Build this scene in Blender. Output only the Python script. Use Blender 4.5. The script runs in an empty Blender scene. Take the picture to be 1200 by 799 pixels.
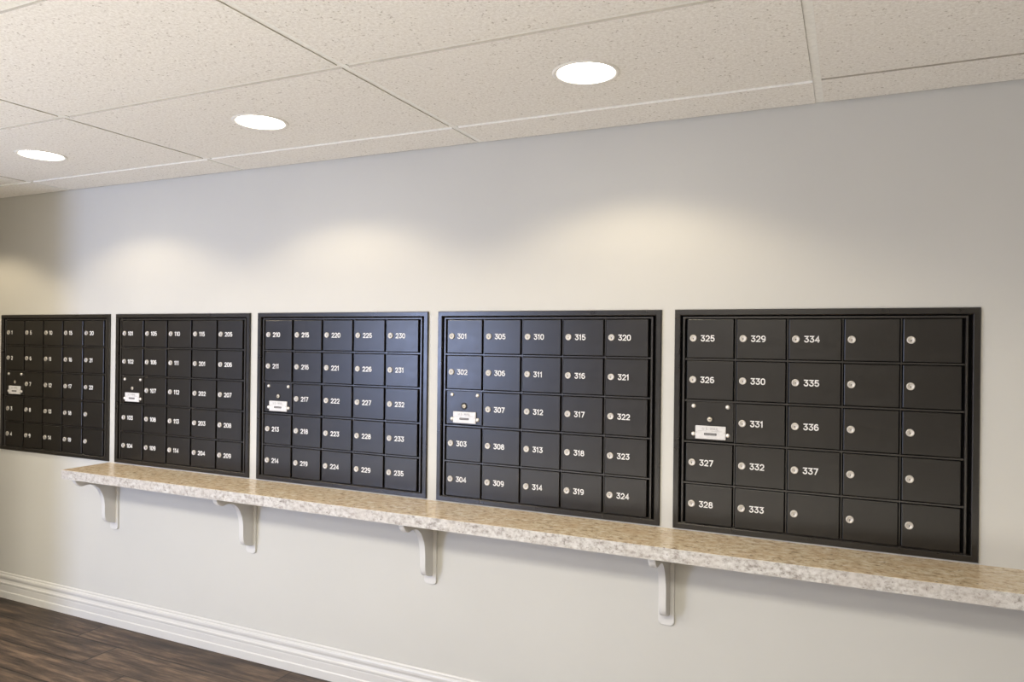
import bpy, bmesh, math, random
from mathutils import Matrix, Vector
random.seed(7)
sc = bpy.context.scene
COL = sc.collection
PI = math.pi

# ------------------------------------------------------------------ camera, light, exposure
Z0 = 0.826                       # underside of the mailbox panels above the floor
ZC = Z0 + 1.411                  # ceiling height
CAM = (4.33878, -2.54162, Z0 + 0.63602)
YAW, PITCH, ROLL, FPX = 0.43309267, 0.00084718, -0.01155629, 858.0095

cam_data = bpy.data.cameras.new('camera')
cam = bpy.data.objects.new('camera', cam_data)
COL.objects.link(cam)
Rm = Matrix.Rotation(YAW, 3, 'Z') @ Matrix.Rotation(PITCH, 3, 'X') @ Matrix.Rotation(ROLL, 3, 'Y')
right, fwd, up = Rm.col[0], Rm.col[1], Rm.col[2]
M4 = Matrix(((right[0], up[0], -fwd[0], CAM[0]), (right[1], up[1], -fwd[1], CAM[1]),
             (right[2], up[2], -fwd[2], CAM[2]), (0, 0, 0, 1)))
cam.matrix_world = M4
cam_data.sensor_fit = 'HORIZONTAL'
cam_data.sensor_width = 36.0
cam_data.lens = 36.0 * FPX / 1200.0
cam_data.clip_start = 0.05
sc.camera = cam

sc.view_settings.view_transform = 'Standard'
sc.view_settings.look = 'None'
sc.view_settings.gamma = 1.0
sc.view_settings.use_curve_mapping = False
sc.view_settings.exposure = 0.0

world = bpy.data.worlds.new('world')
sc.world = world
world.use_nodes = True
world.node_tree.nodes['Background'].inputs[0].default_value = (0.75, 0.85, 1, 1)
world.node_tree.nodes['Background'].inputs[1].default_value = 0.3

LAMP_W = 20.5
LAMP_COL = (1.0, 0.85, 0.61)
WINDOW_W = 126.0
WINDOW_COL = (0.50, 0.62, 1.0)
ROOM_W = 54.0
ROOM_COL = (1.0, 0.950, 0.845)


def area_light(name, loc, rot, sx, sy, power, col):
    d = bpy.data.lights.new(name, 'AREA')
    d.shape = 'RECTANGLE'
    d.size, d.size_y, d.energy, d.color = sx, sy, power, col
    o = bpy.data.objects.new(name, d)
    o.location, o.rotation_euler = loc, rot
    COL.objects.link(o)
    return o


# daylight from an unseen window, added opposite the mailboxes to light them
area_light('unseen_window_daylight', (-0.10, -4.98, 1.38), (PI / 2, 0, 0), 0.90, 1.30, WINDOW_W, WINDOW_COL)
# unseen area lights added behind the camera to brighten wall and ceiling
for tx, ty, tw in ((1.20, -2.7, 1.5), (3.64, -2.7, 1.3), (1.20, -4.0, 0.75), (3.64, -4.0, 0.65)):
    lt = area_light('added_room_light', (tx, ty, ZC - 0.015), (0, 0, 0), 1.1, 0.5, ROOM_W * tw, ROOM_COL)
    lt.data.spread = math.radians(165)


# ------------------------------------------------------------------ materials
def new_mat(name):
    m = bpy.data.materials.new(name)
    m.use_nodes = True
    nt = m.node_tree
    return m, nt, nt.nodes['Principled BSDF']


def N(nt, t, **kw):
    n = nt.nodes.new(t)
    for k, v in kw.items():
        setattr(n, k, v)
    return n


def ramp(nt, fac, stops):
    r = N(nt, 'ShaderNodeValToRGB')
    el = r.color_ramp.elements
    while len(el) < len(stops):
        el.new(0.5)
    for e, (p, c) in zip(el, stops):
        e.position = p
        e.color = (*c, 1) if len(c) == 3 else c
    nt.links.new(fac, r.inputs[0])
    return r.outputs[0]


def noise(nt, vec, scale, detail=3, rough=0.5):
    n = N(nt, 'ShaderNodeTexNoise')
    n.inputs['Scale'].default_value = scale
    n.inputs['Detail'].default_value = detail
    n.inputs['Roughness'].default_value = rough
    if vec is not None:
        nt.links.new(vec, n.inputs['Vector'])
    return n.outputs[0]


def objco(nt):
    return N(nt, 'ShaderNodeTexCoord').outputs['Object']


def bump(nt, h, strength, dist, bsdf):
    b = N(nt, 'ShaderNodeBump')
    b.inputs['Strength'].default_value = strength
    b.inputs['Distance'].default_value = dist
    nt.links.new(h, b.inputs['Height'])
    nt.links.new(b.outputs[0], bsdf.inputs['Normal'])


def mapping(nt, vec, scale):
    mp = N(nt, 'ShaderNodeMapping')
    mp.inputs['Scale'].default_value = scale
    nt.links.new(vec, mp.inputs['Vector'])
    return mp.outputs[0]


def mat_paint(name, col, rough, bscale=350, bstr=0.08):
    m, nt, b = new_mat(name)
    v = objco(nt)
    c = [tuple(x * k for x in col) for k in (0.985, 1.015)]
    nt.links.new(ramp(nt, noise(nt, v, 2.5, 4), [(0.3, c[0]), (0.7, c[1])]), b.inputs['Base Color'])
    b.inputs['Roughness'].default_value = rough
    bump(nt, noise(nt, v, bscale, 2), bstr, 0.001, b)
    return m


def mat_metal_paint(name, col, rough, spec=0.5):
    m, nt, b = new_mat(name)
    v = objco(nt)
    c = [tuple(x * k for x in col) for k in (0.94, 1.07)]
    nt.links.new(ramp(nt, noise(nt, v, 38, 5, 0.6), [(0.3, c[0]), (0.7, c[1])]), b.inputs['Base Color'])
    nt.links.new(ramp(nt, noise(nt, v, 24, 5, 0.65), [(0.3, (rough - .025,) * 3), (0.7, (rough + .03,) * 3)]),
                 b.inputs['Roughness'])
    b.inputs['Specular IOR Level'].default_value = spec
    return m


def mat_metal(name, col, rough, metallic=1.0):
    m, nt, b = new_mat(name)
    b.inputs['Metallic'].default_value = metallic
    v = objco(nt)
    c = [tuple(x * k for x in col) for k in (0.9, 1.05)]
    nt.links.new(ramp(nt, noise(nt, v, 300, 2), [(0.35, c[0]), (0.65, c[1])]), b.inputs['Base Color'])
    b.inputs['Roughness'].default_value = rough
    return m


def mat_flat(name, col, rough=0.5, spec=0.5):
    m, nt, b = new_mat(name)
    v = objco(nt)
    c = [tuple(x * k for x in col) for k in (0.95, 1.05)]
    nt.links.new(ramp(nt, noise(nt, v, 90, 2), [(0.35, c[0]), (0.65, c[1])]), b.inputs['Base Color'])
    b.inputs['Roughness'].default_value = rough
    b.inputs['Specular IOR Level'].default_value = spec
    return m


def mat_emit(name, col, strength):
    m, nt, b = new_mat(name)
    b.inputs['Base Color'].default_value = (0.9, 0.9, 0.9, 1)
    b.inputs['Emission Color'].default_value = (*col, 1)
    b.inputs['Emission Strength'].default_value = strength
    return m


def mat_tile():
    m, nt, b = new_mat('acoustic_tile')
    v = objco(nt)
    base = ramp(nt, noise(nt, v, 110, 4, 0.75), [(0.34, (0.71, 0.675, 0.620)), (0.64, (0.885, 0.86, 0.815))])
    # pinholes and short fissures
    vo = N(nt, 'ShaderNodeTexVoronoi')
    vo.inputs['Scale'].default_value = 80
    wv = N(nt, 'ShaderNodeVectorMath', operation='ADD')
    wn = N(nt, 'ShaderNodeTexNoise')
    wn.inputs['Scale'].default_value = 60
    sc_ = N(nt, 'ShaderNodeVectorMath', operation='SCALE')
    sc_.inputs['Scale'].default_value = 0.02
    nt.links.new(v, wn.inputs['Vector'])
    nt.links.new(wn.outputs['Color'], sc_.inputs[0])
    nt.links.new(v, wv.inputs[0])
    nt.links.new(sc_.outputs[0], wv.inputs[1])
    nt.links.new(wv.outputs[0], vo.inputs['Vector'])
    hole = ramp(nt, vo.outputs['Distance'], [(0.16, (1, 1, 1)), (0.29, (0, 0, 0))])
    keep = ramp(nt, noise(nt, v, 45, 2), [(0.50, (0, 0, 0)), (0.58, (1, 1, 1))])
    mul = N(nt, 'ShaderNodeMath', operation='MULTIPLY')
    nt.links.new(hole, mul.inputs[0])
    nt.links.new(keep, mul.inputs[1])
    mulb = N(nt, 'ShaderNodeMath', operation='MULTIPLY')
    mulb.inputs[1].default_value = 0.62
    nt.links.new(mul.outputs[0], mulb.inputs[0])
    mix = N(nt, 'ShaderNodeMix', data_type='RGBA')
    nt.links.new(mulb.outputs[0], mix.inputs['Factor'])
    nt.links.new(base, mix.inputs['A'])
    mix.inputs['B'].default_value = (0.33, 0.28, 0.22, 1)
    nt.links.new(mix.outputs['Result'], b.inputs['Base Color'])
    b.inputs['Roughness'].default_value = 0.95
    b.inputs['Specular IOR Level'].default_value = 0.1
    sub = N(nt, 'ShaderNodeMath', operation='SUBTRACT')
    nt.links.new(noise(nt, v, 170, 4, 0.7), sub.inputs[0])
    nt.links.new(mul.outputs[0], sub.inputs[1])
    bump(nt, sub.outputs[0], 0.35, 0.002, b)
    return m


def mat_laminate(name, stops, rough, fleck, warm, grain):
    m, nt, b = new_mat(name)
    v = mapping(nt, objco(nt), (0.75, 1.0, 1.0))
    base = ramp(nt, noise(nt, v, grain, 9, 0.72), stops)
    # larger warm clouds
    cl = ramp(nt, noise(nt, v, 13, 5, 0.65), [(0.42, (0, 0, 0)), (0.66, (0.55, 0.55, 0.55))])
    mx = N(nt, 'ShaderNodeMix', data_type='RGBA')
    nt.links.new(cl, mx.inputs['Factor'])
    nt.links.new(base, mx.inputs['A'])
    mx.inputs['B'].default_value = (*warm, 1)
    # dark mineral flecks, bunched
    f = ramp(nt, noise(nt, v, 120, 3, 0.6), [(0.585, (0, 0, 0)), (0.66, (0.85, 0.85, 0.85))])
    bunch = ramp(nt, noise(nt, v, 32, 4, 0.65), [(0.46, (0.08, 0.08, 0.08)), (0.60, (1, 1, 1))])
    mul = N(nt, 'ShaderNodeMath', operation='MULTIPLY')
    nt.links.new(f, mul.inputs[0])
    nt.links.new(bunch, mul.inputs[1])
    mix = N(nt, 'ShaderNodeMix', data_type='RGBA')
    nt.links.new(mul.outputs[0], mix.inputs['Factor'])
    nt.links.new(mx.outputs['Result'], mix.inputs['A'])
    mix.inputs['B'].default_value = (*fleck, 1)
    nt.links.new(mix.outputs['Result'], b.inputs['Base Color'])
    b.inputs['Roughness'].default_value = rough
    b.inputs['Specular IOR Level'].default_value = 0.5
    return m


def mat_floor():
    m, nt, b = new_mat('dark_wood_planks')
    v = objco(nt)
    sx = N(nt, 'ShaderNodeSeparateXYZ')
    nt.links.new(v, sx.inputs[0])

    def mth(op, a, bb=None, c=None):
        n = N(nt, 'ShaderNodeMath', operation=op)
        for i, q in enumerate((a, bb, c)):
            if q is None:
                continue
            if isinstance(q, (int, float)):
                n.inputs[i].default_value = q
            else:
                nt.links.new(q, n.inputs[i])
        return n.outputs[0]
    X, Y = sx.outputs[0], sx.outputs[1]
    PW, PL = 0.183, 1.2
    row = mth('FLOOR', mth('DIVIDE', Y, PW))
    # rows counted from the wall: -1, -2, ... ; each is shifted so that its end joints fall where they should
    off = mth('MULTIPLY', mth('FRACT', mth('MULTIPLY', mth('ADD', row, 1.0), -0.7567)), PL)
    xs = mth('DIVIDE', mth('ADD', mth('SUBTRACT', X, 0.925), off), PL)
    col = mth('FLOOR', xs)
    fx = mth('FRACT', xs)
    fy = mth('FRACT', mth('DIVIDE', Y, PW))
    ex = mth('MULTIPLY', mth('MINIMUM', fx, mth('SUBTRACT', 1.0, fx)), PL)
    ey = mth('MULTIPLY', mth('MINIMUM', fy, mth('SUBTRACT', 1.0, fy)), PW)
    edge = mth('MINIMUM', ex, ey)
    seam = ramp(nt, edge, [(0.0018, (1, 1, 1)), (0.0048, (0, 0, 0))])
    cid = N(nt, 'ShaderNodeCombineXYZ')
    nt.links.new(row, cid.inputs[0])
    nt.links.new(col, cid.inputs[1])
    wn = N(nt, 'ShaderNodeTexWhiteNoise')
    nt.links.new(cid.outputs[0], wn.inputs['Vector'])
    # grain, stretched along the plank and shifted from plank to plank
    sh = N(nt, 'ShaderNodeVectorMath', operation='MULTIPLY_ADD')
    nt.links.new(wn.outputs['Color'], sh.inputs[0])
    sh.inputs[1].default_value = (7, 7, 7)
    nt.links.new(v, sh.inputs[2])
    g1 = noise(nt, mapping(nt, sh.outputs[0], (0.9, 8, 1)), 3.4, 8, 0.66)
    g2 = noise(nt, mapping(nt, sh.outputs[0], (1.2, 40, 1)), 4.0, 4, 0.6)
    mixg = mth('ADD', mth('MULTIPLY', g1, 0.82), mth('MULTIPLY', g2, 0.18))
    tone = ramp(nt, mixg, [(0.36, (0.018, 0.012, 0.0085)), (0.49, (0.058, 0.038, 0.026)), (0.63, (0.150, 0.100, 0.066))])
    hv = N(nt, 'ShaderNodeHueSaturation')
    nt.links.new(tone, hv.inputs['Color'])
    nt.links.new(mth('MULTIPLY_ADD', wn.outputs['Value'], 0.5, 0.75), hv.inputs['Value'])
    mix = N(nt, 'ShaderNodeMix', data_type='RGBA')
    nt.links.new(seam, mix.inputs['Factor'])
    nt.links.new(hv.outputs[0], mix.inputs['A'])
    mix.inputs['B'].default_value = (0.008, 0.006, 0.005, 1)
    nt.links.new(mix.outputs['Result'], b.inputs['Base Color'])
    b.inputs['Roughness'].default_value = 0.48
    b.inputs['Specular IOR Level'].default_value = 0.35
    bump(nt, mth('SUBTRACT', g1, mth('MULTIPLY', seam, 0.8)), 0.25, 0.003, b)
    return m


WALL = mat_paint('greige_wall_paint', (0.540, 0.529, 0.486), 0.55)
WALL3 = mat_paint('unseen_wall_darkened', (0.16, 0.135, 0.11), 0.7)  # unseen wall, darkened to weaken its reflection in the doors
WALL2 = mat_paint('lobby_wall_paint', (0.66, 0.64, 0.61), 0.7)
FLOOR2 = mat_flat('pale_bounce_floor', (0.86, 0.84, 0.80), 0.6, 0.2)  # pale colour added to bounce light up to the ceiling
TRIMW = mat_paint('white_trim_paint', (0.575, 0.562, 0.53), 0.38, 120, 0.04)
TILE = mat_tile()
TEDGE = mat_flat('raw_tile_edge', (0.52, 0.48, 0.41), 0.9, 0.1)
TGAP = mat_flat('shaded_tile_edge', (0.46, 0.42, 0.35), 0.9, 0.1)  # edge darkened to draw the shadow line of the right-hand gap
TEE = mat_flat('white_grid_metal', (0.84, 0.83, 0.79), 0.42)
PLEN = mat_flat('ceiling_void', (0.10, 0.09, 0.08), 0.9)
FLOOR = mat_floor()
BLK = mat_metal_paint('black_powder_coat', (0.0088, 0.0071, 0.0054), 0.31, 0.56)
FRM = mat_metal_paint('black_anodised_trim', (0.0100, 0.0083, 0.0066), 0.29, 0.62)
GRID = mat_metal_paint('black_divider', (0.019, 0.0165, 0.0140), 0.30, 0.70)
DARK = mat_flat('dark_gap', (0.004, 0.004, 0.004), 0.8, 0.1)
CHROME = mat_metal('satin_nickel', (0.54, 0.51, 0.46), 0.5, 0.5)
SCREWM = mat_metal('zinc_screw', (0.72, 0.69, 0.64), 0.4, 0.6)
STEEL = mat_metal('brushed_lock_steel', (0.50, 0.45, 0.36), 0.5, 0.6)
KEYH = mat_flat('keyhole_black', (0.015, 0.013, 0.012), 0.7)
NUM = mat_flat('white_engraved_fill', (0.74, 0.73, 0.71), 0.6)
PLATE = mat_flat('white_name_plate', (0.63, 0.62, 0.61), 0.35)
GREYT = mat_flat('grey_print', (0.30, 0.29, 0.28), 0.6)
TOPL = mat_laminate('granite_laminate_warm_lit_top',  # same laminate as the edge; warm lamplight and reflections put into the colour
                    [(0.37, (0.23, 0.165, 0.105)), (0.44, (0.48, 0.380, 0.250)), (0.52, (0.60, 0.500, 0.350)), (0.62, (0.70, 0.62, 0.49))],
                    0.24, (0.10, 0.07, 0.05), (0.53, 0.385, 0.235), 46)
EDGEL = mat_laminate('granite_laminate_daylit_edge',  # same laminate as the top; daylight put into the paler colour
                     [(0.36, (0.20, 0.175, 0.155)), (0.45, (0.37, 0.345, 0.315)), (0.53, (0.48, 0.46, 0.43)), (0.64, (0.56, 0.55, 0.52))],
                     0.35, (0.10, 0.08, 0.07), (0.43, 0.39, 0.35), 75)
BRK = mat_paint('white_bracket_paint', (0.62, 0.61, 0.585), 0.42, 90, 0.05)
LENS = mat_emit('lamp_lens', (1.0, 0.95, 0.86), 14.0)
TRIMR = mat_flat('white_lamp_trim', (0.80, 0.775, 0.72), 0.4)
REFL = mat_flat('white_lamp_reflector', (0.85, 0.83, 0.78), 0.3)


# ------------------------------------------------------------------ mesh helpers
def add_box(bm, x0, x1, y0, y1, z0, z1, mi=0):
    vs = [bm.verts.new((x, y, z)) for z in (z0, z1) for y in (y0, y1) for x in (x0, x1)]
    out = []
    for f in ((0, 2, 3, 1), (4, 5, 7, 6), (0, 1, 5, 4), (2, 6, 7, 3), (0, 4, 6, 2), (1, 3, 7, 5)):
        fc = bm.faces.new([vs[i] for i in f])
        fc.material_index = mi
        out.append(fc)
    return out


def bevel_all(bm, w, seg=2):
    bmesh.ops.bevel(bm, geom=list(bm.edges), offset=w, segments=seg, affect='EDGES', profile=0.5)


def add_prism(bm, pts, axis, a, b, mi=0):
    """pts: 2-D outline; axis 'x' -> pts are (y,z); 'y' -> (x,z)."""
    def mk(p, t):
        return (t, p[0], p[1]) if axis == 'x' else (p[0], t, p[1])
    v0 = [bm.verts.new(mk(p, a)) for p in pts]
    v1 = [bm.verts.new(mk(p, b)) for p in pts]
    n = len(pts)
    fs = [bm.faces.new(v0), bm.faces.new(v1[::-1])]
    for i in range(n):
        fs.append(bm.faces.new((v0[i], v1[i], v1[(i + 1) % n], v0[(i + 1) % n])))
    for f in fs:
        f.material_index = mi
    return fs


def add_lathe_y(bm, cx, cz, prof, seg=28, mi=0):
    """prof: list of (radius, y); axis along y. Radius 0 closes."""
    rings = []
    for r, y in prof:
        if r == 0:
            rings.append([bm.verts.new((cx, y, cz))])
        else:
            rings.append([bm.verts.new((cx + r * math.cos(2 * PI * i / seg), y, cz + r * math.sin(2 * PI * i / seg)))
                          for i in range(seg)])
    for A, B in zip(rings, rings[1:]):
        for i in range(seg):
            j = (i + 1) % seg
            if len(A) == 1:
                f = bm.faces.new((A[0], B[j], B[i]))
            elif len(B) == 1:
                f = bm.faces.new((A[i], A[j], B[0]))
            else:
                f = bm.faces.new((A[i], A[j], B[j], B[i]))
            f.material_index = mi
            f.smooth = True


def add_lathe_z(bm, prof, seg=56, mi=0):
    rings = []
    for r, z in prof:
        if r == 0:
            rings.append([bm.verts.new((0, 0, z))])
        else:
            rings.append([bm.verts.new((r * math.cos(2 * PI * i / seg), r * math.sin(2 * PI * i / seg), z))
                          for i in range(seg)])
    for A, B in zip(rings, rings[1:]):
        for i in range(seg):
            j = (i + 1) % seg
            if len(A) == 1:
                f = bm.faces.new((A[0], B[j], B[i]))
            elif len(B) == 1:
                f = bm.faces.new((A[i], A[j], B[0]))
            else:
                f = bm.faces.new((A[i], A[j], B[j], B[i]))
            f.material_index = mi
            f.smooth = True


def add_frame_loft(bm, x0, x1, z0, z1, prof, mi=0):
    """Rectangular frame with mitred corners: prof = closed list of (inset, y)."""
    loops = []
    for d, y in prof:
        loops.append([bm.verts.new(p) for p in
                      ((x0 + d, y, z0 + d), (x1 - d, y, z0 + d), (x1 - d, y, z1 - d), (x0 + d, y, z1 - d))])
    n = len(loops)
    for k in range(n):
        A, B = loops[k], loops[(k + 1) % n]
        for i in range(4):
            j = (i + 1) % 4
            f = bm.faces.new((A[i], A[j], B[j], B[i]))
            f.material_index = mi


def obj(name, bm, mats, parent=None, loc=None):
    bmesh.ops.recalc_face_normals(bm, faces=list(bm.faces))
    me = bpy.data.meshes.new(name)
    bm.to_mesh(me)
    bm.free()
    for m in (mats if isinstance(mats, (list, tuple)) else [mats]):
        me.materials.append(m)
    return link(name, me, parent, loc)


def link(name, me, parent=None, loc=None):
    o = bpy.data.objects.new(name, me)
    COL.objects.link(o)
    if parent is not None:
        o.parent = parent
    if loc is not None:
        o.location = loc
    return o


def thing(name, label, cat, loc, group=None):
    o = bpy.data.objects.new(name, None)
    o.empty_display_size = 0.05
    COL.objects.link(o)
    o.location = loc
    o['label'], o['category'] = label, cat
    if group:
        o['group'] = group
    return o


def struct(name, bm, mats, label, cat, loc=None):
    o = obj(name, bm, mats, None, loc)
    o['kind'] = 'structure'
    o['label'], o['category'] = label, cat
    return o


def arc(cx, cy, rx, ry, a0, a1, n=12):
    return [(cx + rx * math.cos(math.radians(a0 + (a1 - a0) * i / n)),
             cy + ry * math.sin(math.radians(a0 + (a1 - a0) * i / n))) for i in range(n + 1)]


# engraved single-stroke lettering: (advance width, strokes) on a cap height of 1
GLYPH = {
    '0': (0.66, [arc(0.33, 0.67, 0.33, 0.33, 0, 180) + arc(0.33, 0.33, 0.33, 0.33, 180, 360) + [(0.66, 0.67)]]),
    '1': (0.34, [[(0.0, 0.80), (0.24, 1.0), (0.24, 0.0)]]),
    '2': (0.66, [arc(0.33, 0.69, 0.32, 0.31, 165, -35) + [(0.0, 0.0), (0.66, 0.0)]]),
    '3': (0.66, [[(0.03, 1.0), (0.63, 1.0), (0.30, 0.60)] + arc(0.33, 0.30, 0.33, 0.30, 80, -160)]),
    '4': (0.70, [[(0.52, 0.0), (0.52, 1.0), (0.0, 0.26), (0.70, 0.26)]]),
    '5': (0.66, [[(0.60, 1.0), (0.10, 1.0), (0.05, 0.53)] + arc(0.33, 0.31, 0.33, 0.31, 120, -155)]),
    '6': (0.66, [[(0.56, 0.94)] + arc(0.38, 0.62, 0.38, 0.38, 80, 172, 8) + arc(0.33, 0.31, 0.33, 0.31, 180, 540, 22)]),
    '7': (0.64, [[(0.0, 1.0), (0.64, 1.0), (0.22, 0.0)]]),
    '8': (0.66, [arc(0.33, 0.76, 0.27, 0.24, 0, 360, 20), arc(0.33, 0.27, 0.33, 0.27, 0, 360, 20)]),
    '9': (0.66, [arc(0.33, 0.69, 0.33, 0.31, 0, 360, 22) + arc(0.28, 0.38, 0.38, 0.38, 8, -100, 8)]),
    'U': (0.66, [[(0.0, 1.0)] + arc(0.33, 0.33, 0.33, 0.33, 180, 360) + [(0.66, 1.0)]]),
    'S': (0.60, [arc(0.30, 0.75, 0.28, 0.25, 35, 270) + arc(0.30, 0.25, 0.29, 0.25, 90, -145)]),
    'M': (0.80, [[(0.0, 0.0), (0.0, 1.0), (0.40, 0.25), (0.80, 1.0), (0.80, 0.0)]]),
    'A': (0.74, [[(0.0, 0.0), (0.37, 1.0), (0.74, 0.0)], [(0.13, 0.34), (0.61, 0.34)]]),
    'I': (0.06, [[(0.03, 1.0), (0.03, 0.0)]]),
    'L': (0.54, [[(0.0, 1.0), (0.0, 0.0), (0.54, 0.0)]]),
    '.': (0.06, [[(0.02, 0.0), (0.04, 0.0)]]),
    ' ': (0.30, []),
}


def new_text_mesh(s, height, stroke, xscale, gap, depth, mat, align='LEFT'):
    """Lettering in the wall plane facing -y; every stroke is a run of round-ended bars."""
    bm = bmesh.new()
    h = height - stroke
    w = stroke / 2
    x = 0.0
    kinds = []
    for ch in s:
        adv, strokes = GLYPH[ch]
        for st in strokes:
            kinds.append([(x + px * h * xscale, py * h - h / 2) for px, py in st])
        x += adv * h * xscale + gap
    total = x - gap
    shift = -total / 2 if align == 'CENTER' else w
    lay = 0
    for pts in kinds:
        pts = [(px + shift, pz) for px, pz in pts]
        n = len(pts)
        # offset outline of the stroke with mitred joints
        L, Rr = [], []
        for i, (px, pz) in enumerate(pts):
            d0 = Vector((px - pts[i - 1][0], pz - pts[i - 1][1])) if i else None
            d1 = Vector((pts[i + 1][0] - px, pts[i + 1][1] - pz)) if i < n - 1 else None
            d0 = d0.normalized() if d0 is not None and d0.length > 1e-9 else None
            d1 = d1.normalized() if d1 is not None and d1.length > 1e-9 else None
            if d0 is None:
                d0 = d1
            if d1 is None:
                d1 = d0
            nn = Vector((-d0.y - d1.y, d0.x + d1.x))
            if nn.length < 1e-6:
                nn = Vector((-d0.y, d0.x))
            nn.normalize()
            c = max(0.5, nn.dot(Vector((-d0.y, d0.x))))
            L.append((px + nn.x * w / c, pz + nn.y * w / c))
            Rr.append((px - nn.x * w / c, pz - nn.y * w / c))
        lay += 1
        y1 = -depth - 0.00001 * lay
        vl = [bm.verts.new((a, y1, b)) for a, b in L]
        vr = [bm.verts.new((a, y1, b)) for a, b in Rr]
        bl = [bm.verts.new((a, 0, b)) for a, b in L]
        br = [bm.verts.new((a, 0, b)) for a, b in Rr]
        for i in range(n - 1):
            bm.faces.new((vl[i], vl[i + 1], vr[i + 1], vr[i]))
            bm.faces.new((vl[i], bl[i], bl[i + 1], vl[i + 1]))
            bm.faces.new((vr[i], vr[i + 1], br[i + 1], br[i]))
        for (px, pz) in (pts[0], pts[-1]):
            lay += 1
            ring = [bm.verts.new((px + w * math.cos(2 * PI * k / 10), -depth - 0.00001 * lay, pz + w * math.sin(2 * PI * k / 10)))
                    for k in range(10)]
            bm.faces.new(ring)
    me = bpy.data.meshes.new('lettering')
    bm.normal_update()
    for f in bm.faces:
        if abs(f.normal.y) > 0.9 and f.normal.y > 0:
            f.normal_flip()
    bm.to_mesh(me)
    bm.free()
    me.materials.append(mat)
    return me


# ------------------------------------------------------------------ room shell
UW, UH, UG = 0.9006, 0.7529, 0.0460          # one mailbox panel and the gap to the next
UX = [i * (UW + UG) for i in range(5)]
XL, XR, YB = -3.0, 6.6, -5.15
INS = 0.012                                  # how far a panel's trim laps over its wall opening

# the mailbox wall, with an opening behind each panel
bm = bmesh.new()
zb, zt = Z0 + INS, Z0 + UH - INS
add_box(bm, XL, XR, 0, 0.12, -0.02, zb)
add_box(bm, XL, XR, 0, 0.12, zt, ZC + 0.04)
xe = [XL]
for x in UX:
    xe += [x + INS, x + UW - INS]
xe.append(XR)
for a, b in zip(xe[0::2], xe[1::2]):
    add_box(bm, a, b, 0, 0.12, zb, zt)
struct('wall_back', bm, WALL, 'greige painted wall that carries the five black mailbox panels', 'wall')

bm = bmesh.new()
add_box(bm, XL, XR, -1.75, 0.0, -0.05, 0.0)
add_box(bm, XL, XR, YB, -1.75, -0.05, 0.0, 1)  # unseen pale floor, added as a reflector for the ceiling
struct('floor', bm, [FLOOR, FLOOR2], 'dark brown wood plank floor below the mailbox wall', 'floor')

# lobby walls out of the picture: they close the room
bm = bmesh.new()
add_box(bm, XR, XR + 0.1, YB, 0.0, 0, ZC + 0.04)
struct('wall_right', bm, WALL2, 'plain painted wall closing the lobby on the right', 'wall')
bm = bmesh.new()
add_box(bm, XL - 0.1, XL, YB, 0.0, 0, ZC + 0.04)
struct('wall_left', bm, WALL2, 'plain painted wall closing the lobby on the left', 'wall')
bm = bmesh.new()
add_box(bm, XL, -0.64, YB - 0.1, YB, 0, ZC + 0.04)
add_box(bm, 0.44, XR, YB - 0.1, YB, 0, ZC + 0.04)
add_box(bm, -0.64, 0.44, YB - 0.1, YB, 0, 0.68)
add_box(bm, -0.64, 0.44, YB - 0.1, YB, 2.17, ZC + 0.04)
struct('wall_front', bm, WALL3, 'unseen lobby wall with an added window opening opposite the mailboxes', 'wall')
bm = bmesh.new()
add_box(bm, XL, 0.41, -1.12, -1.0, 0, ZC - 0.001)  # unseen blocker, shaped to cast the daylight edge on the mailbox wall
struct('wall_daylight_blocker', bm, WALL2, 'unseen partition added to cut daylight off the left end of the wall', 'wall')

# ------------------------------------------------------------------ ceiling: slab, lay-in tiles, grid tees
bm = bmesh.new()
add_box(bm, XL, XR, YB, 0.0, ZC + 0.03, ZC + 0.08)
ceiling = struct('ceiling', bm, PLEN, 'suspended ceiling of pale speckled acoustic tiles in a metal grid', 'ceiling')
GX = [4.2415 + 1.2192 * k for k in range(-6, 3)]
GX = [XL] + [g for g in GX if XL + 0.05 < g < XR - 0.05] + [XR]
GY = [0.0, -0.2221, -0.8600, -1.4740]
while GY[-1] - 0.61 > YB + 0.1:
    GY.append(GY[-1] - 0.61)
GY.append(YB)
LAMPS = [(1.184, -0.545), (2.413, -0.545), (3.640, -0.545)]
HG = 0.0120                                   # half the reveal between two tiles
LR = 0.0865                                   # lamp opening


def add_tile(bm, x0, x1, y0, y1, z0, z1, hole=None):
    if hole is None:
        add_box(bm, x0, x1, y0, y1, z0, z1)
        return
    hx, hy = hole
    angs = sorted([2 * PI * i / 48 for i in range(48)] +
                  [math.atan2(cy - hy, cx - hx) % (2 * PI) for cx in (x0, x1) for cy in (y0, y1)])
    def edge_pt(a):
        c, s = math.cos(a), math.sin(a)
        ts = []
        if abs(c) > 1e-9:
            ts.append(((x1 if c > 0 else x0) - hx) / c)
        if abs(s) > 1e-9:
            ts.append(((y1 if s > 0 else y0) - hy) / s)
        t = min(ts)
        return hx + c * t, hy + s * t
    rings = []
    for z in (z0, z1):
        rings.append([bm.verts.new((hx + LR * math.cos(a), hy + LR * math.sin(a), z)) for a in angs])
        rings.append([bm.verts.new((*edge_pt(a), z)) for a in angs])
    n = len(angs)
    for i in range(n):
        j = (i + 1) % n
        for A, B in ((0, 1), (1, 3), (3, 2), (2, 0)):
            bm.faces.new((rings[A][i], rings[A][j], rings[B][j], rings[B][i]))


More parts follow.
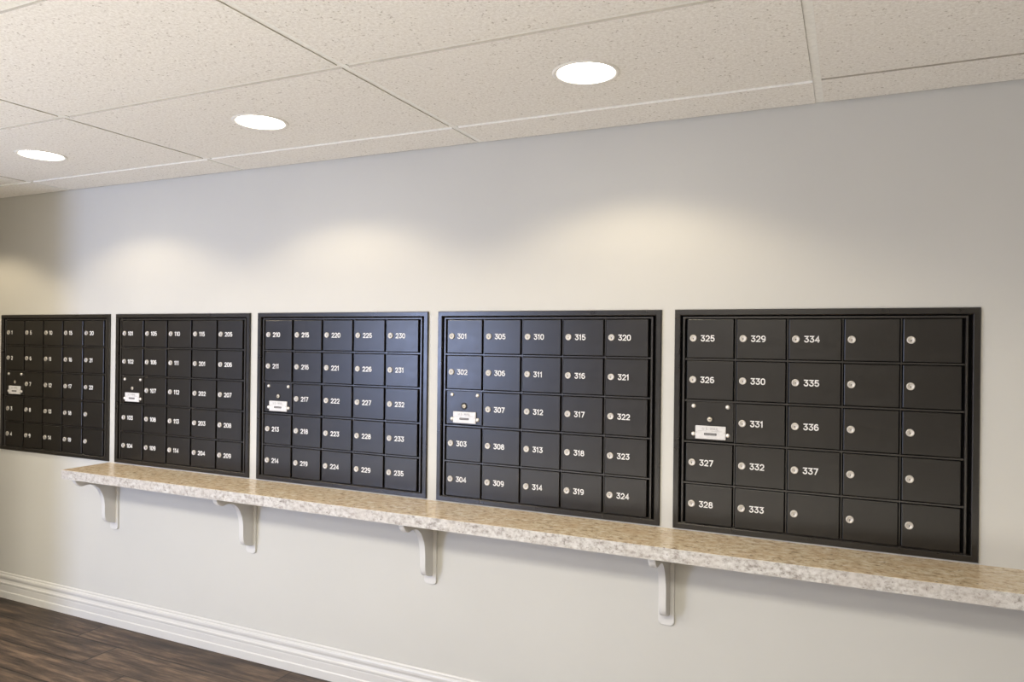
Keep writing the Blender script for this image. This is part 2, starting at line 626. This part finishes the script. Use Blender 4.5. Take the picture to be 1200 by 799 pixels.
for gx0, gx1 in zip(GX, GX[1:]):
    for k, (gy1, gy0) in enumerate(zip(GY, GY[1:])):
        x0, x1 = gx0 + HG, gx1 - HG
        y0, y1 = gy0 + HG, gy1 - HG
        if k == 0:
            y1 = -0.009                       # cut strip against the wall
        if k <= 1 and gx0 > 4.0:              # beyond the last cross tee the strip lies tight to its neighbour
            if k == 0:
                y0 = gy0 - HG + 0.014
        hole = next((l for l in LAMPS if x0 < l[0] < x1 and y0 < l[1] < y1), None)
        bm = bmesh.new()
        add_tile(bm, x0, x1, y0, y1, ZC, ZC + 0.016, hole)
        bm.normal_update()
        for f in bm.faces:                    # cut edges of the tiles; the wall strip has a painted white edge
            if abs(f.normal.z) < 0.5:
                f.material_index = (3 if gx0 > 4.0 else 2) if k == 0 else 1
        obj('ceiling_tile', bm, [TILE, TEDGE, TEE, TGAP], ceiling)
for gx in GX[1:-1]:
    bm = bmesh.new()
    add_box(bm, gx - HG + 0.0004, gx + HG - 0.0004, YB, -0.002, ZC + 0.003, ZC + 0.030)
    obj('cross_tee', bm, TEE, ceiling)
for k, gy in enumerate(GY[1:-1]):
    for gx0, gx1 in zip(GX, GX[1:]):
        if k == 0 and gx0 > 4.0:
            continue
        bm = bmesh.new()
        add_box(bm, gx0 + HG, gx1 - HG, gy - HG + 0.0004, gy + HG - 0.0004, ZC + 0.006, ZC + 0.030)
        obj('main_tee', bm, TEE, ceiling)

# ------------------------------------------------------------------ baseboard
BB = [(0, 0), (-0.0165, 0), (-0.0165, 0.034), (-0.0145, 0.037), (-0.0130, 0.039), (-0.0130, 0.067), (-0.0120, 0.073),
      (-0.0145, 0.077), (-0.0145, 0.084), (-0.0105, 0.089), (-0.0080, 0.098), (-0.0090, 0.104), (-0.0110, 0.109),
      (-0.0110, 0.118), (-0.0085, 0.124), (-0.0050, 0.127), (-0.0050, 0.133), (-0.0025, 0.137), (0, 0.138)]
bm = bmesh.new()
add_prism(bm, BB, 'x', XL, XR)
struct('baseboard_back', bm, TRIMW, 'white moulded baseboard along the foot of the mailbox wall', 'baseboard')

# ------------------------------------------------------------------ mailbox panels
DX0, DPX, DW = 0.0432, 0.1640, 0.1540        # first door, pitch, width
DZ1, DPZ, DH = 0.7192, 0.1412, 0.1308        # top of first door, pitch, height
YD = -0.0050                                  # door face
NUMBERS = [
    [['1', '2', None, '3', '4'], ['5', '6', '7', '8', '9'], ['10', '11', '12', '13', '14'],
     ['15', '16', '17', '18', '19'], ['20', '21', '22', '', '']],
    [['101', '102', None, '103', '104'], ['105', '106', '107', '108', '109'], ['110', '111', '112', '113', '114'],
     ['115', '201', '202', '203', '204'], ['205', '206', '207', '208', '209']],
    [['210', '211', None, '213', '214'], ['215', '216', '217', '218', '219'], ['220', '221', '222', '223', '224'],
     ['225', '226', '227', '228', '229'], ['230', '231', '232', '233', '235']],
    [['301', '302', None, '303', '304'], ['305', '306', '307', '308', '309'], ['310', '311', '312', '313', '314'],
     ['315', '316', '317', '318', '319'], ['320', '321', '322', '323', '324']],
    [['325', '326', None, '327', '328'], ['329', '330', '331', '332', '333'], ['334', '335', '336', '337', ''],
     ['', '', '', '', ''], ['', '', '', '', '']],
]
LABELS = [
    'black mailbox panel numbered 1 to 22, leftmost on the wall',
    'black mailbox panel numbered 101 to 209, above the left end of the counter',
    'black mailbox panel numbered 210 to 235, in the middle of the wall',
    'black mailbox panel numbered 301 to 324, second from the right',
    'black mailbox panel starting at 325 with many blank doors, rightmost on the wall',
]


def mesh_only(name, bm, mats):
    bmesh.ops.recalc_face_normals(bm, faces=list(bm.faces))
    me = bpy.data.meshes.new(name)
    bm.to_mesh(me)
    bm.free()
    for m in (mats if isinstance(mats, (list, tuple)) else [mats]):
        me.materials.append(m)
    return me


# shared meshes, local to the lower-left corner of a panel
bm = bmesh.new()
add_frame_loft(bm, 0, UW, 0, UH, [(0, -0.0005), (0, -0.0065), (0.0022, -0.0095), (0.0175, -0.0095), (0.0195, -0.0080),
                                  (0.0205, -0.0050), (0.0205, 0.010), (0.0125, 0.010), (0.0125, -0.0005)])
ME_TRIM = mesh_only('trim_frame', bm, FRM)
bm = bmesh.new()
add_frame_loft(bm, 0.0272, UW - 0.0305, 0.0235 - 0.0090, UH - 0.0235,
               [(0, 0.018), (0, -0.0020), (0.0012, -0.0032), (0.0062, -0.0032), (0.0074, -0.0020), (0.0074, 0.018)])
ME_INNER = mesh_only('inner_frame', bm, GRID)
bm = bmesh.new()
for k in range(1, 5):
    xm = DX0 + k * DPX - (DPX - DW) / 2
    add_box(bm, xm - 0.0016, xm + 0.0016, 0.0030, 0.018, 0.0225, UH - 0.031)
ME_VDIV = mesh_only('divider', bm, GRID)
bm = bmesh.new()
zm0 = 0
for k in range(1, 5):
    zm = DZ1 - k * DPZ + (DPZ - DH) / 2
    add_box(bm, 0.0350, UW - 0.0350, -0.0018, 0.0025, zm - 0.0024, zm + 0.0024)
ME_HDIV = mesh_only('shelf_rail', bm, GRID)
bm = bmesh.new()
add_box(bm, INS + 0.002, UW - INS - 0.002, 0.0185, 0.110, INS + 0.002, UH - INS - 0.002)
ME_BODY = mesh_only('box_body', bm, DARK)
# a door, local to its own lower-left corner
bm = bmesh.new()
add_box(bm, 0, DW, YD, 0.006, 0, DH)
bevel_all(bm, 0.0016, 2)
ME_DOOR = mesh_only('door', bm, BLK)
bm = bmesh.new()
add_lathe_y(bm, 0.0208, DH / 2 + 0.001, [(0.0118, YD + 0.0005), (0.0118, YD - 0.0034), (0.0112, YD - 0.0044), (0.0100, YD - 0.0048),
                                         (0.0076, YD - 0.0048), (0.0072, YD - 0.0044), (0, YD - 0.0044)], 28, 0)
add_lathe_y(bm, 0.0208, DH / 2 + 0.0006, [(0.0017, YD - 0.0043), (0.0016, YD - 0.0047), (0, YD - 0.0047)], 12, 1)
add_box(bm, 0.0208 - 0.0008, 0.0208 + 0.0008, YD - 0.0047, YD - 0.0040, DH / 2 - 0.0042, DH / 2 + 0.001, 1)
ME_LOCK = mesh_only('lock', bm, [CHROME, KEYH])
# master panel parts, local to the panel corner
MX0, MX1, MZ0, MZ1 = 0.0425, 0.1995, 0.3075, 0.4385
bm = bmesh.new()
add_box(bm, MX0, MX1, -0.0030, 0.006, MZ0, MZ1)
bevel_all(bm, 0.0008, 1)
ME_MASTER = mesh_only('master_panel', bm, BLK)
bm = bmesh.new()
add_lathe_y(bm, 0, 0, [(0.0074, -0.0025), (0.0074, -0.0048), (0.0063, -0.0074), (0.0037, -0.0090), (0, -0.0095)], 18)
ME_SCREW = mesh_only('screw', bm, SCREWM)
bm = bmesh.new()
add_lathe_y(bm, 0.1212, 0.3797, [(0.0135, -0.0028), (0.0135, -0.0042), (0.0120, -0.0050), (0.0082, -0.0042)], 24, 1)
add_lathe_y(bm, 0.1212, 0.3797, [(0.0080, -0.0030), (0.0080, -0.0050), (0.0070, -0.0056), (0, -0.0056)], 24, 0)
add_box(bm, 0.1212 - 0.0042, 0.1212 + 0.0042, -0.0059, -0.0052, 0.3797 - 0.0009, 0.3797 + 0.0009, 1)
ME_MLOCK = mesh_only('master_lock', bm, [STEEL, KEYH])
PX0, PX1, PZ0, PZ1 = 0.0740, 0.1752, 0.3128, 0.3580
bm = bmesh.new()
add_box(bm, PX0, PX1, -0.0090, -0.0028, PZ0, PZ1)
bevel_all(bm, 0.0022, 2)
ME_PLATE = mesh_only('mail_plate', bm, PLATE)
bm = bmesh.new()
add_box(bm, 0.1042, 0.1452, -0.0097, -0.0088, 0.3265, 0.3340, 0)
add_box(bm, 0.1065, 0.1429, -0.00985, -0.0095, 0.3288, 0.3317, 1)
ME_SLOT = mesh_only('name_slot', bm, [KEYH, GREYT])
bm = bmesh.new()
add_box(bm, 0.0840, 0.1140, -0.0093, -0.0088, 0.3402, 0.3409)
add_box(bm, 0.1280, 0.1640, -0.0093, -0.0088, 0.3402, 0.3409)
for sx in (0.0785, 0.1705):
    add_lathe_y(bm, sx, 0.3355, [(0.0016, -0.0088), (0.0016, -0.0094), (0, -0.0094)], 10)
ME_RULE = mesh_only('printed_rule', bm, GREYT)
ME_MAIL = new_text_mesh('U.S. MAIL', 0.0088, 0.0013, 1.05, 0.0028, 0.0003, GREYT, 'CENTER')
TXT = {}


def number_mesh(s):
    if s not in TXT:
        TXT[s] = new_text_mesh(s, 0.0215, 0.0036, 0.92, 0.0052, 0.0005, NUM)
    return TXT[s]


for u, ux in enumerate(UX):
    t = thing('mailbox_panel', LABELS[u], 'mailboxes', (ux, 0, Z0), 'black mailbox panels set in the wall')
    link('trim_frame', ME_TRIM, t)
    link('inner_frame', ME_INNER, t)
    link('box_body', ME_BODY, t)
    link('divider', ME_VDIV, t)
    link('shelf_rail', ME_HDIV, t)
    for c in range(5):
        for r in range(5):
            s = NUMBERS[u][c][r]
            if s is None:
                mp = link('master_panel', ME_MASTER, t)
                mp['label'] = 'flat lock plate with four screws and a white mail tag'
                for sx, sz in ((0.0672, 0.4238), (0.1802, 0.4238), (0.0672, 0.3282), (0.1815, 0.3284)):
                    link('screw', ME_SCREW, mp, (sx, 0, sz))
                link('master_lock', ME_MLOCK, mp)
                link('mail_plate', ME_PLATE, mp)
                link('name_slot', ME_SLOT, mp)
                link('printed_rule', ME_RULE, mp)
                link('mail_lettering', ME_MAIL, mp, (0.1246, -0.0091, 0.3486))
                continue
            d = link('door', ME_DOOR, t, (DX0 + c * DPX, 0, DZ1 - r * DPZ - DH))
            link('lock', ME_LOCK, d)
            if s:
                d['label'] = 'mailbox door numbered ' + s
                link('door_number', number_mesh(s), d, (0.0452, YD - 0.0003, DH / 2 + 0.001))
            else:
                d['label'] = 'mailbox door without a number'

# ------------------------------------------------------------------ counter and brackets
CT, CB, CY, CX0, CX1 = Z0 - 0.0055, Z0 - 0.0485, -0.2500, 0.8975, 5.70
counter = thing('counter', 'long narrow granite-look laminate counter under the mailbox panels', 'counter', (CX0, 0, CB))
bm = bmesh.new()
add_box(bm, 0.0013, CX1 - CX0, CY + 0.0013, -0.0005, 0.0, CT - CB)
obj('counter_top', bm, TOPL, counter)
bm = bmesh.new()
add_box(bm, 0.0, CX1 - CX0, CY, CY + 0.0012, 0.0, CT - CB - 0.0008)
e = obj('front_edge', bm, EDGEL, counter)
e['label'] = 'speckled front edge strip, its daylight painted in as a paler grey'
bm = bmesh.new()
add_box(bm, 0.0, 0.0012, CY + 0.0012, -0.0005, 0.0, CT - CB - 0.0008)
obj('end_edge', bm, EDGEL, counter)

OG = [(-0.006, CB), (-0.224, CB), (-0.2235, Z0 - 0.060), (-0.217, Z0 - 0.072), (-0.206, Z0 - 0.083), (-0.193, Z0 - 0.0895),
      (-0.180, Z0 - 0.0900), (-0.167, Z0 - 0.0868), (-0.154, Z0 - 0.0848), (-0.140, Z0 - 0.0860), (-0.126, Z0 - 0.0910),
      (-0.112, Z0 - 0.1010), (-0.099, Z0 - 0.1160), (-0.088, Z0 - 0.1340), (-0.078, Z0 - 0.1560), (-0.0715, Z0 - 0.180),
      (-0.0690, Z0 - 0.205), (-0.0680, Z0 - 0.255), (-0.0665, Z0 - 0.270), (-0.0610, Z0 - 0.284), (-0.0500, Z0 - 0.293),
      (-0.0350, Z0 - 0.299), (-0.006, Z0 - 0.305)]
PLB = Z0 - 0.3385
BX = [0.9510, 1.8690, 2.8180, 3.7680]
BLAB = ['white scrolled shelf bracket under the left end of the counter',
        'white scrolled shelf bracket, second from the counter\'s left end',
        'white scrolled shelf bracket under the panel numbered from 210, third from the left end',
        'white scrolled shelf bracket nearest the right edge of the photo']
BLAB[2] = 'white scrolled shelf bracket under the gap before the panel numbered from 301'
bm = bmesh.new()
hw, rr = 0.0275, 0.012
out = [(-hw, CB), (-hw, PLB + rr)]
for i in range(1, 6):
    a = PI + i * PI / 12
    out.append((-hw + rr + rr * math.cos(a), PLB + rr + rr * math.sin(a)))
out.append((-hw + rr, PLB))
out.append((hw - rr, PLB))
for i in range(1, 6):
    a = 1.5 * PI + i * PI / 12
    out.append((hw - rr + rr * math.cos(a), PLB + rr + rr * math.sin(a)))
out += [(hw, PLB + rr), (hw, CB)]
add_prism(bm, [(x, z - CB) for x, z in out], 'y', -0.0095, -0.0003)
front = [e for e in bm.edges if all(abs(v.co.y + 0.0095) < 1e-6 for v in e.verts)]
bmesh.ops.bevel(bm, geom=front, offset=0.003, segments=3, affect='EDGES', profile=0.5)
ME_BP = mesh_only('wall_plate', bm, BRK)
bm = bmesh.new()
add_prism(bm, [(y, z - CB) for y, z in OG], 'x', -0.0125, 0.0125)
sel = [e for e in bm.edges if abs(e.verts[0].co.x - e.verts[1].co.x) < 1e-6 and e.calc_length() > 0]
bmesh.ops.bevel(bm, geom=sel, offset=0.0022, segments=2, affect='EDGES', profile=0.5)
for f in bm.faces:
    if abs(f.normal.x) < 0.5:
        f.smooth = True
ME_ARM = mesh_only('scroll_arm', bm, BRK)
for x, lab in zip(BX, BLAB):
    t = thing('shelf_bracket', lab, 'bracket', (x, 0, CB - 0.0002), 'white brackets carrying the counter')
    link('wall_plate', ME_BP, t)
    link('scroll_arm', ME_ARM, t)

# ------------------------------------------------------------------ recessed downlights
LLAB = ['leftmost lit round recessed ceiling light, in the tile by the left edge',
        'middle lit round recessed ceiling light of the three',
        'rightmost and largest-looking lit round recessed ceiling light']
bm = bmesh.new()
add_lathe_z(bm, [(LR - 0.0025, 0.004), (LR - 0.0025, -0.0020), (LR + 0.002, -0.0034), (LR + 0.010, -0.0022), (LR + 0.0115, -0.0003)])
ME_RING = mesh_only('trim_ring', bm, TRIMR)
bm = bmesh.new()
add_lathe_z(bm, [(LR - 0.0028, -0.0015), (LR - 0.0040, 0.006), (LR - 0.008, 0.012)])
ME_REFL = mesh_only('reflector', bm, REFL)
bm = bmesh.new()
add_lathe_z(bm, [(LR - 0.0042, 0.0078), (LR * 0.6, 0.0050), (LR * 0.3, 0.0040), (0, 0.0036)])
ME_LENS = mesh_only('lens', bm, LENS)


def spot(name, loc, parent=None, power=LAMP_W, cut=69):
    d = bpy.data.lights.new(name, 'SPOT')
    d.energy, d.color = power, LAMP_COL
    d.spot_size = math.radians(2 * cut)
    d.spot_blend = 0.32
    d.shadow_soft_size = 0.06
    o = bpy.data.objects.new(name, d)
    COL.objects.link(o)
    o.location = loc
    if parent:
        o.parent = parent
    return o


for (lx, ly), lab in zip(LAMPS, LLAB):
    t = thing('recessed_downlight', lab, 'ceiling light', (lx, ly, ZC), 'recessed lights in the ceiling')
    link('trim_ring', ME_RING, t)
    link('reflector', ME_REFL, t)
    link('lens', ME_LENS, t)
    spot('lamp', (0, 0, -0.006), t)
# unseen lamps: the row's next one, plus one added to brighten the lower left wall
for px in (-0.02, -1.24):
    spot('unseen_lamp', (px, -0.545, ZC - 0.006), None, LAMP_W * 1.55, 64)
